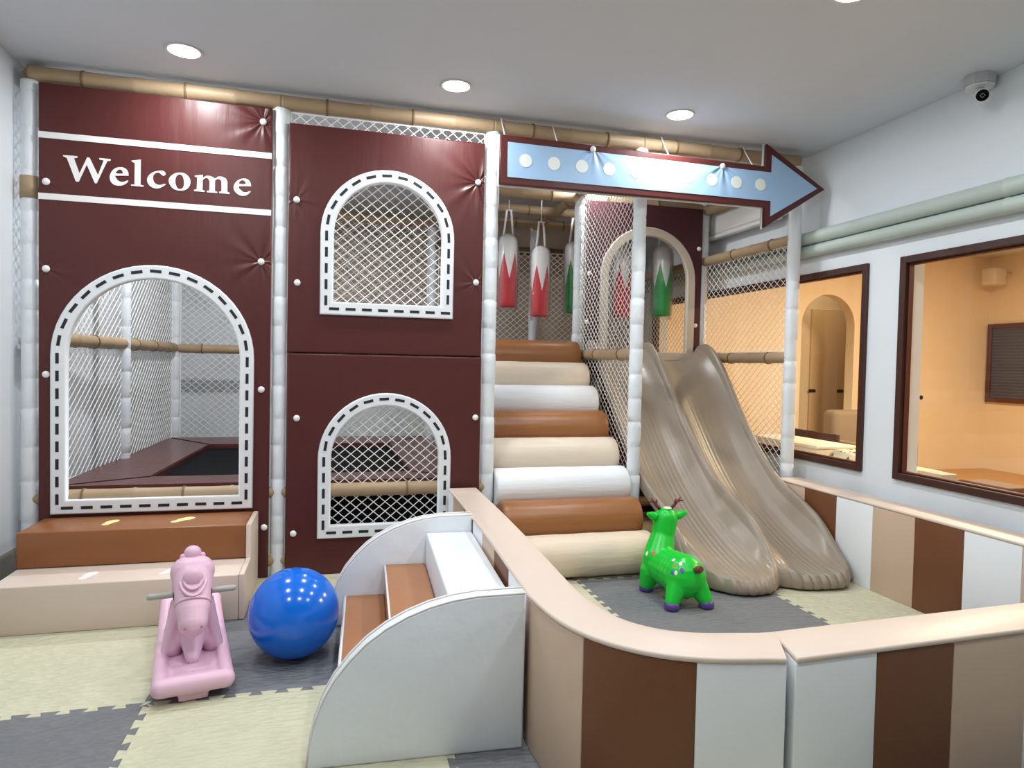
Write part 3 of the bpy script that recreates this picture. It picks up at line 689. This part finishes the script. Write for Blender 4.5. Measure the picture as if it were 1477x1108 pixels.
build('riser', qmesh(MB().box(.076, .084, .07, 1.125, .0, .14)), mWhite, qs)

# ------------------------------------------------------------------ striped foam fence
def catmull(P, n=10):
    P = [Vector(p) for p in P]; Q = [2 * P[0] - P[1]] + P + [2 * P[-1] - P[-2]]; out = []
    for i in range(1, len(Q) - 2):
        for k in range(n):
            t = k / n; out.append(.5 * ((2 * Q[i]) + (Q[i + 1] - Q[i - 1]) * t + (2 * Q[i - 1] - 5 * Q[i] + 4 * Q[i + 1] - Q[i + 2]) * t * t + (3 * Q[i] - Q[i - 1] - 3 * Q[i + 1] + Q[i + 2]) * t ** 3))
    return out + [P[-1]]
def sub(path, s0, s1):
    out = []; s = 0
    for a, b2 in zip(path[:-1], path[1:]):
        L = (b2 - a).length
        if s <= s0 <= s + L: out.append(a.lerp(b2, (s0 - s) / L))
        if s0 < s + L < s1: out.append(b2)
        if s <= s1 <= s + L: out.append(a.lerp(b2, (s1 - s) / L))
        s += L
    return out
def band(path, w_, z0, z1, name, m, par, bev=.004, lab=None, skew=None):
    n = len(path); L = []; R_ = []
    for i in range(n):
        t = (path[min(i + 1, n - 1)] - path[max(i - 1, 0)]).normalized(); nn = Vector((-t.y, t.x)) * w_ / 2
        L.append(path[i] + nn); R_.append(path[i] - nn)
    if skew:      # slanted cut at the start of the piece
        L[0] = L[0] + Vector((skew[0], 0)); R_[0] = R_[0] + Vector((skew[1], 0))
        L = [L[0]] + [p for p in L[1:] if (p - L[0]).length > .03]; R_ = [R_[0]] + [p for p in R_[1:] if (p - R_[0]).length > .03]
    poly = L + R_[::-1]
    bm = bmesh.new(); f = bm.faces.new([bm.verts.new((p.x, p.y, z0)) for p in poly]); r = bmesh.ops.extrude_face_region(bm, geom=[f])
    for v in [g for g in r['geom'] if isinstance(g, bmesh.types.BMVert)]: v.co.z = z1
    bmesh.ops.recalc_face_normals(bm, faces=bm.faces[:])
    corner = {round(p.x, 5) * 1000 + round(p.y, 5) for p in (L[0], L[-1], R_[0], R_[-1])}
    ed = [e for e in bm.edges if abs(e.verts[0].co.z - e.verts[1].co.z) < 1e-6 or any(abs(round(e.verts[0].co.x, 5) * 1000 + round(e.verts[0].co.y, 5) - c) < 1e-3 for c in corner)]
    bmesh.ops.bevel(bm, geom=ed, offset=bev, segments=2, profile=.5, affect='EDGES')
    o = build(name, MB().bm(bm, False), m, par)
    for pl in o.data.polygons: pl.use_smooth = True
    if lab: o['label'] = lab
    return o
SC3 = {'w': (mWhite, 'white stripe'), 'b': (mBrownD, 'brown stripe'), 't': (mTan2, 'beige stripe')}
def fence(path, widths, seq, label, loc, W=.165, H=.5, skew=None):
    t = thing('foam_fence', loc, label, 'foam fence', 'striped foam fence round the slide landing')
    tot = sum((b2 - a).length for a, b2 in zip(path[:-1], path[1:])); s = 0; i = 0
    while s < tot - .01:
        e = min(tot, s + widths[i % len(widths)])
        if tot - e < .06: e = tot
        m, lab = SC3[seq[i % len(seq)]]
        band(sub(path, s + .0006, e - .0006), W, 0, H - .016, 'stripe', m, t, .0025, lab, skew if s == 0 else None)
        s = e; i += 1
    band(sub(path, 0.0, tot - 1e-4), W + .006, H - .016, H, 'top_cover', mPeach, t, .006, 'cream top cover', skew)
    return t
c1 = catmull([(.752, 3.94), (.748, 3.4), (.735, 2.8), (.712, 2.2), (.712, 2.0), (.745, 1.82), (.825, 1.69), (.955, 1.605), (1.184, 1.553)], 12)[::-1]
fence(c1, [.240, .262, .34, .27, .28, .27], 'wbt' + 'wbt', 'curved striped foam fence piece bending from the play frame to the front', (.75, 2.6, 0), skew=(-.018, .036))
c2 = [Vector((1.189 + k * (3.235 - 1.189) / 20, 1.553 + .045 * min(1, k / 12), )) for k in range(21)]
fence(c2, [.248, .275, .285, .28], 'wbtwbtwb', 'straight striped foam fence piece across the front right', (2.2, 1.57, 0), skew=(.036, -.018))
c3 = [Vector((3.063, y)) for y in (1.70, 2.0, 2.5, 3.0, 3.5, 4.0)]
fence(c3, [.286], ['b', 't', 'w', 'b', 't', 'w', 'b', 't'], 'striped foam fence piece along the right wall below the windows', (3.06, 2.85, 0), W=.175)

# ------------------------------------------------------------------ ball
bl = build('exercise_ball', MB().ball((-.150, 2.925, .184), .184, 64), mBall)
tag(bl, 'large shiny blue exercise ball on the grey mat tile', 'ball')
bl.data.transform(Matrix.Identity(4))

# ------------------------------------------------------------------ pink rocking horse
HR = .20; HO = Vector((-.545, 2.93, 0)); ch_, sh_ = math.cos(HR), math.sin(HR)
rh = thing('rocking_horse', HO, 'pink plastic rocking horse facing forward with grey handlebar', 'rocking horse')
def hp(x, y, z): return (HO.x + x * ch_ - y * sh_, HO.y + x * sh_ + y * ch_, z)
def hmesh(mb): mb.v = [hp(*v) for v in mb.v]; return mb
def hcaps(L): return [(hp(*p), r, hp(*q), r2) for p, r, q, r2 in L]
rz = lambda y: .052 + .07 * (y / .33) ** 2 * (.15 if y < 0 else 1.0)
rim = []; N = 8
for s in (-1, 1):
    P = [(s * (.112 - .012 * (y > 0) * y / .3), y, rz(y)) for y in [-.315 + .68 * k / N for k in range(N + 1)]]
    rim += [(P[k], .028, P[k + 1], .028) for k in range(N)]
rim += [((-.108, -.325, rz(-.32) + .002), .034, (.108, -.325, rz(-.32) + .002), .034), ((-.10, .365, rz(.365)), .028, (.10, .365, rz(.365)), .028)]
def tray_floor(mb):
    q = MB()
    for k in range(N):
        y0 = -.31 + .67 * k / N; y1 = y0 + .67 / N + .01
        q.box(-.11, .11, y0, y1, rz(y0) - .030, rz(y0) + .002)
    q.box(-.05, .05, -.33, -.05, .004, .05)
    q.v = [hp(*v) for v in q.v]; mb.add(q.v, q.f)
blob('rocker_base', hcaps(rim), mPink, rh, .0055, 5, tray_floor)
body = [((0, .17, .13), .070, (0, .05, .15), .075), ((0, .06, .14), .075, (0, .01, .30), .066), ((-.012, .0, .33), .066, (.012, .0, .33), .066), ((-.022, -.002, .382), .062, (.022, -.002, .382), .062),
        ((-.014, -.02, .365), .062, (-.010, -.12, .265), .052), ((.014, -.02, .365), .062, (.010, -.12, .265), .052), ((0, -.12, .265), .058, (0, -.150, .225), .055),
        ((0, .12, .18), .06, (0, .22, .18), .055), ((0, .22, .18), .05, (0, .25, .24), .04),
        ((.060, .03, .25), .022, (.092, -.02, .075), .024), ((-.060, .03, .25), .022, (-.092, -.02, .075), .024),
        ((.055, .05, .15), .045, (.075, .0, .08), .04), ((-.055, .05, .15), .045, (-.075, .0, .08), .04),
        ((0, .03, .15), .06, (0, -.11, .07), .026)]
blob('horse_body', hcaps(body), mPink, rh, .005, 4)
build('crown_bump', hmesh(MB().ball((0, .02, .452), .030, 18, (1.1, 1, 1))), mPink, rh)
build('forelock', hmesh(MB().ball((0, -.088, .380), .038, 20, (1, .55, 1))), mPink, rh)
for k, (r, zz) in enumerate(((.046, .374), (.034, .382))):
    pts = [(math.sin(a) * r, zz - math.cos(a) * r - .474 + 9 * (math.sin(a) * r) ** 2, zz - math.cos(a) * r) for a in [-1.5 + 3.0 * q / 12 for q in range(13)]]
    build('mane_curl', hmesh(MB().tube(pts, .006, 8)), mPink, rh)
for s in (-1, 1):
    build('ear', hmesh(MB().ball((s * .036, .01, .440), .015, 14, (.8, .7, 1.0))), mPink, rh)
    build('eye', hmesh(MB().ball((s * .066, -.072, .312), .010, 12, (.5, .7, 1.7))), mBlack, rh)
    build('nostril', hmesh(MB().ball((s * .030, -.197, .222), .005, 10)), mat('pink_shadow', (176, 130, 140), .5), rh)
build('bridle_band', hmesh(MB().tube([(math.sin(a) * .062, -.103 - math.cos(a) * .042, .280 + math.cos(a) * .042) for a in [-1.5 + 3.0 * k / 12 for k in range(13)]], .006, 8)), mPink, rh)
build('handlebar', hmesh(MB().tube([(-.165, .01, .292), (-.155, .01, .292), (.155, .01, .292), (.165, .01, .292)], [.008, .0125, .0125, .008], 14)), mGreyP, rh)
build('logo_mark', hmesh(MB().ball((0, -.215, .058), .008, 10, (1, .6, .6))), mat('pink_shadow', (176, 130, 140)), rh)

# ------------------------------------------------------------------ green bouncing deer
DO = Vector((1.79, 3.22, 0)); DR = .0
dr = thing('bouncy_deer', DO, 'green inflatable bouncy deer seen from behind beside the slide', 'bouncy animal')
caps = [((1.800, 3.15, .148), .116, (1.790, 3.24, .150), .108), ((1.790, 3.24, .150), .108, (1.762, 3.36, .158), .096),
        ((1.755, 3.355, .19), .088, (1.80, 3.395, .30), .066), ((1.80, 3.395, .30), .066, (1.82, 3.40, .395), .067),
        ((1.82, 3.42, .385), .055, (1.83, 3.50, .365), .04),
        ((1.75, 3.12, .12), .062, (1.700, 3.085, .04), .036), ((1.85, 3.12, .12), .062, (1.888, 3.075, .04), .036),
        ((1.72, 3.36, .12), .065, (1.702, 3.375, .045), .044), ((1.80, 3.38, .14), .055, (1.845, 3.41, .045), .036)]
blob('deer_body', caps, mGreen, dr, .005, 7)
for x, y in ((1.697, 3.08), (1.891, 3.07), (1.700, 3.378), (1.847, 3.413)):
    build('hoof', MB().tube([(x, y, .0), (x, y, .012), (x, y, .03), (x, y, .042)], [.034, .040, .039, .03], 18), mPurple, dr)
for s, ex, tipx in ((-1, 1.768, 1.700), (1, 1.872, 1.942)):
    mb = MB(); n = 10; P = [Vector((ex, 3.40, .405)).lerp(Vector((tipx, 3.385, .432)), k / n) for k in range(n + 1)]
    mb.tube(P, [.010 + .017 * math.sin(PI * min(1, k / n * .95 + .12)) * (1 - k / n * .35) for k in range(n + 1)], 12); build('ear', mb, mGreen, dr)
    bx = 1.82 + s * .030
    mb = MB().tube([(bx, 3.41, .445), (bx + s * .03, 3.41, .475), (bx + s * .062, 3.405, .515)], [.010, .009, .004], 10)
    mb.tube([(bx + s * .03, 3.41, .475), (bx + s * .028, 3.40, .507)], [.008, .004], 8).tube([(bx + s * .045, 3.41, .492), (bx + s * .078, 3.40, .497)], [.007, .003], 8)
    build('antler', mb, mAntler, dr)
build('head_spot', MB().ball((1.82, 3.385, .459), .024, 14, (1, 1, .35)), mat('white_print', (230, 230, 225), .4), dr)
build('tail', MB().tube([(1.812, 3.06, .205), (1.818, 3.03, .218), (1.820, 3.012, .226)], [.014, .020, .014], 14), mAntler, dr)
bpy.context.view_layer.update()
body_o = [c for c in dr.children if c.name.startswith('deer_body')][0]
def spot(x, z, r, m, nm='printed_spot'):
    # lay a small disc on the hide where a horizontal line towards +y meets it
    org = Vector((x, 2.6, z)) - DO; hit, loc, nor, _ = body_o.ray_cast(org, Vector((0, 1, 0)))
    if not hit: return
    p = loc + DO; nor = nor.normalized(); t = nor.cross(Vector((0, 0, 1))).normalized(); b2 = nor.cross(t); q = []
    for k in range(16):
        a = 2 * PI * k / 16; v = p + t * math.cos(a) * r * .75 + b2 * math.sin(a) * r; q.append(v)
    mb = MB(); c = p + nor * .003; vs = [c] + [v + nor * .001 for v in q]
    mb.add(vs, [(0, k + 1, (k + 1) % 16 + 1) for k in range(16)], True); build(nm, mb, m, dr)
mSw = mat('white_print', (230, 230, 225)); mSp = mat('lilac_print', (92, 88, 168), .4); mSo = mat('orange_print', (196, 120, 84), .4)
for x, z, r, m in ((1.700, .222, .013, mSw), (1.722, .232, .014, mSo), (1.745, .222, .010, mSo), (1.755, .240, .012, mSw), (1.770, .233, .012, mSw), (1.765, .205, .015, mSp), (1.740, .190, .012, mSw), (1.728, .187, .012, mSp)): spot(x - .022, z, r, m)

# ------------------------------------------------------------------ hanging punch bags
def zig(name, lo):
    m = mat(name, (238, 236, 236), .28, .5, coat=.6, bump=.3, bscale=14, bdist=.006); nt = m.node_tree; b = nt.nodes['Principled BSDF']
    tc = nt.nodes.new('ShaderNodeTexCoord'); s = nt.nodes.new('ShaderNodeSeparateXYZ'); nt.links.new(tc.outputs['Object'], s.inputs[0])
    an = M_(nt, 'DIVIDE', M_(nt, 'ARCTAN2', s.outputs[1], s.outputs[0]), 2 * PI)
    tri = M_(nt, 'MULTIPLY', M_(nt, 'PINGPONG', M_(nt, 'MULTIPLY_ADD', an, 5, .3), .5), 2)
    edge = M_(nt, 'MULTIPLY_ADD', tri, .22, -.28)
    lt = M_(nt, 'LESS_THAN', s.outputs[2], M_(nt, 'SUBTRACT', edge, .10))
    mx = nt.nodes.new('ShaderNodeMix'); mx.data_type = 'RGBA'; mx.inputs[6].default_value = srgb(238, 236, 236); mx.inputs[7].default_value = srgb(*lo)
    nt.links.new(lt, mx.inputs[0]); nt.links.new(mx.outputs[2], b.inputs['Base Color']); return m
mRedZ = zig('red_zigzag_vinyl', (206, 24, 44)); mGreenZ = zig('green_zigzag_vinyl', (24, 160, 66))
def bag(x, y, zt, H, r, m, label, zbar, tilt=0):
    t = thing('punch_bag', (x, y, zt - H), label, 'punch bag', 'small hanging punch bags')
    pr = [(0, .30), (-.012, .62), (-.035, .90), (-.07, 1.0), (-.5 * H, 1.03), (-.9 * H, 1.0), (-.98 * H, .97), (-H, .9)]
    o = build('bag_body', MB().tube([(x, y, zt + a) for a, k in pr], [r * k for a, k in pr], 28), m, t, origin=(x, y, zt))
    build('plastic_wrap', MB().tube([(x, y, zt + a + .004) for a, k in pr[1:]] + [(x, y, zt - H - .03)], [r * k * 1.10 + .004 for a, k in pr[1:]] + [r * .95], 28, cap=False), mClear, t, fix=False)
    for s in (-1, 1):
        build('strap', MB().tube([(x + s * r * .55, y, zt - .03), (x + s * r * .42, y, zt + .06), (x + s * .018, y, zt + .20)], .009, 8, sx=.4), mPiping, t)
    build('hook', MB().tube([(x - .03, y, zt + .20), (x + .03, y, zt + .20)], .006, 8).tube([(x, y, zt + .20), (x, y, zbar)], .004, 8), mAC, t)
bag(1.405, 5.5, 2.345, .62, .078, mRedZ, 'white punch bag with red zigzag, nearest the tall white post', 2.63)
bag(1.655, 5.38, 2.24, .59, .075, mRedZ, 'white punch bag with red zigzag hanging second from the left', 2.63)
bag(1.995, 5.5, 2.32, .62, .078, mGreenZ, 'white punch bag with green zigzag half hidden behind the post', 2.63)
bag(2.45, 5.5, 2.30, .62, .085, mRedZ, 'white punch bag with red zigzag seen in the slide doorway', 2.63)
bag(2.84, 5.5, 2.335, .63, .085, mGreenZ, 'white punch bag with green zigzag seen in the slide doorway', 2.63)

# ------------------------------------------------------------------ pipes, appliance and camera on the right wall
def pipe(z, r, lab):
    x = XR - r - .003; mb = MB(); pts = []; rr = []
    ys = [-1.6, 2.58, 2.585, 2.60, 2.605, 4.7, 4.705, 4.72, 4.725, 6.9]
    ks = [1, 1, 1.07, 1.07, 1, 1, 1.07, 1.07, 1, 1]
    o = build('wall_pipe', MB().tube([(x, y, z) for y in ys], [r * k for k in ks], 20), mPipe, None, origin=(x, 2, z)); tag(o, lab, 'pipe', 'wrapped pipes on the right wall')
pipe(2.175, .046, 'upper pale green wrapped pipe along the right wall'); pipe(2.085, .040, 'lower pale green wrapped pipe along the right wall')
ac = thing('air_conditioner', (3.2, 5.08, 2.365), 'white wall air conditioner behind the arrow tip', 'air conditioner')
build('housing', MB().box(3.145, XR - .002, 4.27, 5.9, 2.40, 2.70, .02), mAC, ac)
build('end_fan_grille', MB().tube([(3.20, 4.270, 2.55), (3.20, 4.262, 2.55)], .048, 24).tube([(3.20, 4.263, 2.55), (3.20, 4.256, 2.55)], .030, 24), mat('grille_grey', (196, 196, 192), .5), ac)
build('outlet_flap', MB().box(3.142, 3.20, 4.32, 5.85, 2.365, 2.40, .008), mAC, ac)
sc = thing('security_camera', (3.19, 2.76, ZC), 'white bullet security camera with black face on the ceiling corner', 'security camera')
oc = [(3.19 + .072 * math.cos(PI / 8 + k * PI / 4), 2.76 + .072 * math.sin(PI / 8 + k * PI / 4)) for k in range(8)]
oc = [(min(x, XR - .004), y) for x, y in oc]
build('junction_box', MB().prism(oc, 'z', ZC - .05, ZC - .001), mat('camera_box', (186, 188, 190), .5), sc)
build('junction_lid', MB().prism([(3.19 + (x - 3.19) * .93, 2.76 + (y - 2.76) * .93) for x, y in oc], 'z', ZC - .062, ZC - .051), mAC, sc)
build('arm', MB().tube([(3.19, 2.76, ZC - .06), (3.19, 2.76, ZC - .085), (3.17, 2.73, ZC - .105)], .018, 12), mAC, sc)
cdir = Vector((-.62, -.62, -.30)).normalized(); cp = Vector((3.18, 2.745, ZC - .105))
build('camera_body', MB().tube([cp - cdir * .02, cp, cp + cdir * .10, cp + cdir * .125], [.024, .031, .031, .031], 16, False), mAC, sc)
build('face_plate', MB().tube([cp + cdir * .124, cp + cdir * .128], [.029, .026], 16, False), mBlack, sc)
build('lens', MB().tube([cp + cdir * .128, cp + cdir * .131], .012, 4, False), mat('lens_ring', (150, 150, 150), .3), sc)
build('lens_glass', MB().tube([cp + cdir * .131, cp + cdir * .1325], .009, 4, False), mBlack, sc)

# ------------------------------------------------------------------ things in the warm room
tb = thing('low_table', (3.78, 4.3, 0), 'cream low table under the smaller window in the warm room', 'table')
build('table_top', MB().box(3.48, 4.15, 3.75, 5.4, .53, .56, .005), mCreamWall, tb)
for x, y in ((3.53, 3.8), (4.1, 3.8), (3.53, 5.35), (4.1, 5.35)): build('leg', MB().box(x - .02, x + .02, y - .02, y + .02, -.004, .53), mCreamWall, tb)
bx = thing('storage_box', (3.72, 4.75, .56), 'white lidded storage box behind the smaller window', 'storage box')
build('box_body', MB().box(3.60, 3.95, 4.36, 5.2, .56, .645, .01), mat('box_white', (240, 232, 214), .5), bx)
build('lid', MB().box(3.585, 3.965, 4.345, 5.215, .645, .668, .008), mat('box_lid', (246, 240, 226), .5), bx)
mCloth = mat('leaf_print_cloth', (232, 228, 206), .8, bump=.5, bscale=30, bdist=.01)
nt = mCloth.node_tree; wv = nt.nodes.new('ShaderNodeTexNoise'); wv.inputs['Scale'].default_value = 22; gg = nt.nodes.new('ShaderNodeNewGeometry'); nt.links.new(gg.outputs['Position'], wv.inputs[0])
rp = nt.nodes.new('ShaderNodeValToRGB'); rp.color_ramp.elements[0].position = .55; rp.color_ramp.elements[0].color = srgb(236, 230, 208); rp.color_ramp.elements[1].position = .6; rp.color_ramp.elements[1].color = srgb(90, 118, 70)
nt.links.new(wv.outputs['Fac'], rp.inputs[0]); nt.links.new(rp.outputs[0], nt.nodes['Principled BSDF'].inputs['Base Color'])
def crumple(c, R, sc, m, name, seed):
    mb = MB(); mb.ball(c, R, 28, sc); mb.v = [tuple(Vector(v) + (Vector(v) - Vector(c)) * .28 * noise.noise(Vector(v) * 14 + Vector((seed, 0, 0)))) for v in mb.v]
    return mb
o = build('cloth_bundle', crumple((3.74, 4.15, .605), .15, (.8, 1.1, .40), mCloth, 'x', 3), mCloth); tag(o, 'crumpled white cloth with green leaf print behind the smaller window', 'cloth')
o = build('dark_board', MB().box(4.18, 4.22, 4.83, 5.5, -.004, .70, .005), mat('dark_board', (70, 34, 24), .5)); tag(o, 'dark brown low board behind the white storage box', 'board')
ac2 = thing('armchair', (5.85, 6.2, 0), 'grey-brown upholstered armchair in front of the alcove arch', 'armchair')
mUp = mat('grey_brown_fabric', (150, 134, 116), .9, bump=.4, bscale=80)
build('seat', MB().box(5.50, 6.15, 5.9, 6.4, -.004, .42, .05, 3), mUp, ac2); build('backrest', MB().box(5.50, 6.15, 6.38, 6.6, -.004, .80, .06, 3), mUp, ac2)
build('arm', MB().box(5.41, 5.50, 5.95, 6.6, -.004, .48, .02), mUp, ac2); build('arm', MB().box(6.15, 6.24, 5.95, 6.6, -.004, .48, .02), mUp, ac2)
for x, lab in ((6.38, 'dark wall socket plate left of the alcove line'), (6.84, 'dark wall socket plate right of the alcove line')):
    y = 7.852 if x > 6.36 and x < 7.3 else 7.892
    o = build('wall_socket', MB().box(x - .055, x + .055, y, y + .008, .945, .99, .003, 1), mBlack); tag(o, lab, 'socket')
t2 = thing('low_bench', (3.72, 3.0, 0), 'low wooden bench under the larger window in the warm room', 'bench')
build('bench_top', MB().box(3.50, 3.92, 2.2, 3.52, .47, .50, .004), mat('bench_wood', (176, 136, 96), .5), t2)
for x, y in ((3.54, 2.25), (3.88, 2.25), (3.54, 3.47), (3.88, 3.47)): build('leg', MB().box(x - .02, x + .02, y - .02, y + .02, -.004, .47), MATS['bench_wood'], t2)
o = build('small_carton', MB().box(3.62, 3.74, 3.28, 3.46, .50, .625, .003, 1), mat('carton_print', (206, 196, 180), .6, bump=0, vary=.5)); tag(o, 'small printed carton on the bench behind the larger window', 'carton')
o = build('cloth_bundle', crumple((3.70, 3.215, .548), .065, (.8, .9, .78), None, 'x', 9), mat('dark_cloth', (58, 58, 66), .8)); tag(o, 'small dark cloth beside the carton behind the larger window', 'cloth')
o = build('wooden_box', MB().box(3.62, 3.80, 2.86, 3.14, .50, .618, .004, 1), mat('wood_box', (112, 76, 52), .6)); tag(o, 'flat brown wooden box on the bench behind the larger window', 'box')
sp = thing('wall_speaker', (8.2, 6.7, 2.45), 'small pale speaker high in the far corner of the warm room', 'speaker')
o = build('speaker_box', MB().box(8.0, 8.2, 6.6, 6.80, 2.38, 2.60, .03, 3), mat('speaker_pale', (214, 204, 190), .6), sp)
build('bracket', MB().tube([(8.19, 6.7, 2.5), (8.365, 6.7, 2.55)], .02, 10), mAC, sp)
for yy, r in ((6.80, .02), (6.66, .03)):
    pass
o = build('wall_socket', MB().tube([(7.30, YB2 - .001, .93), (7.30, YB2 - .006, .93)], .028, 16, False), mBlack); tag(o, 'small round dark socket on the cream wall of the warm room', 'socket')
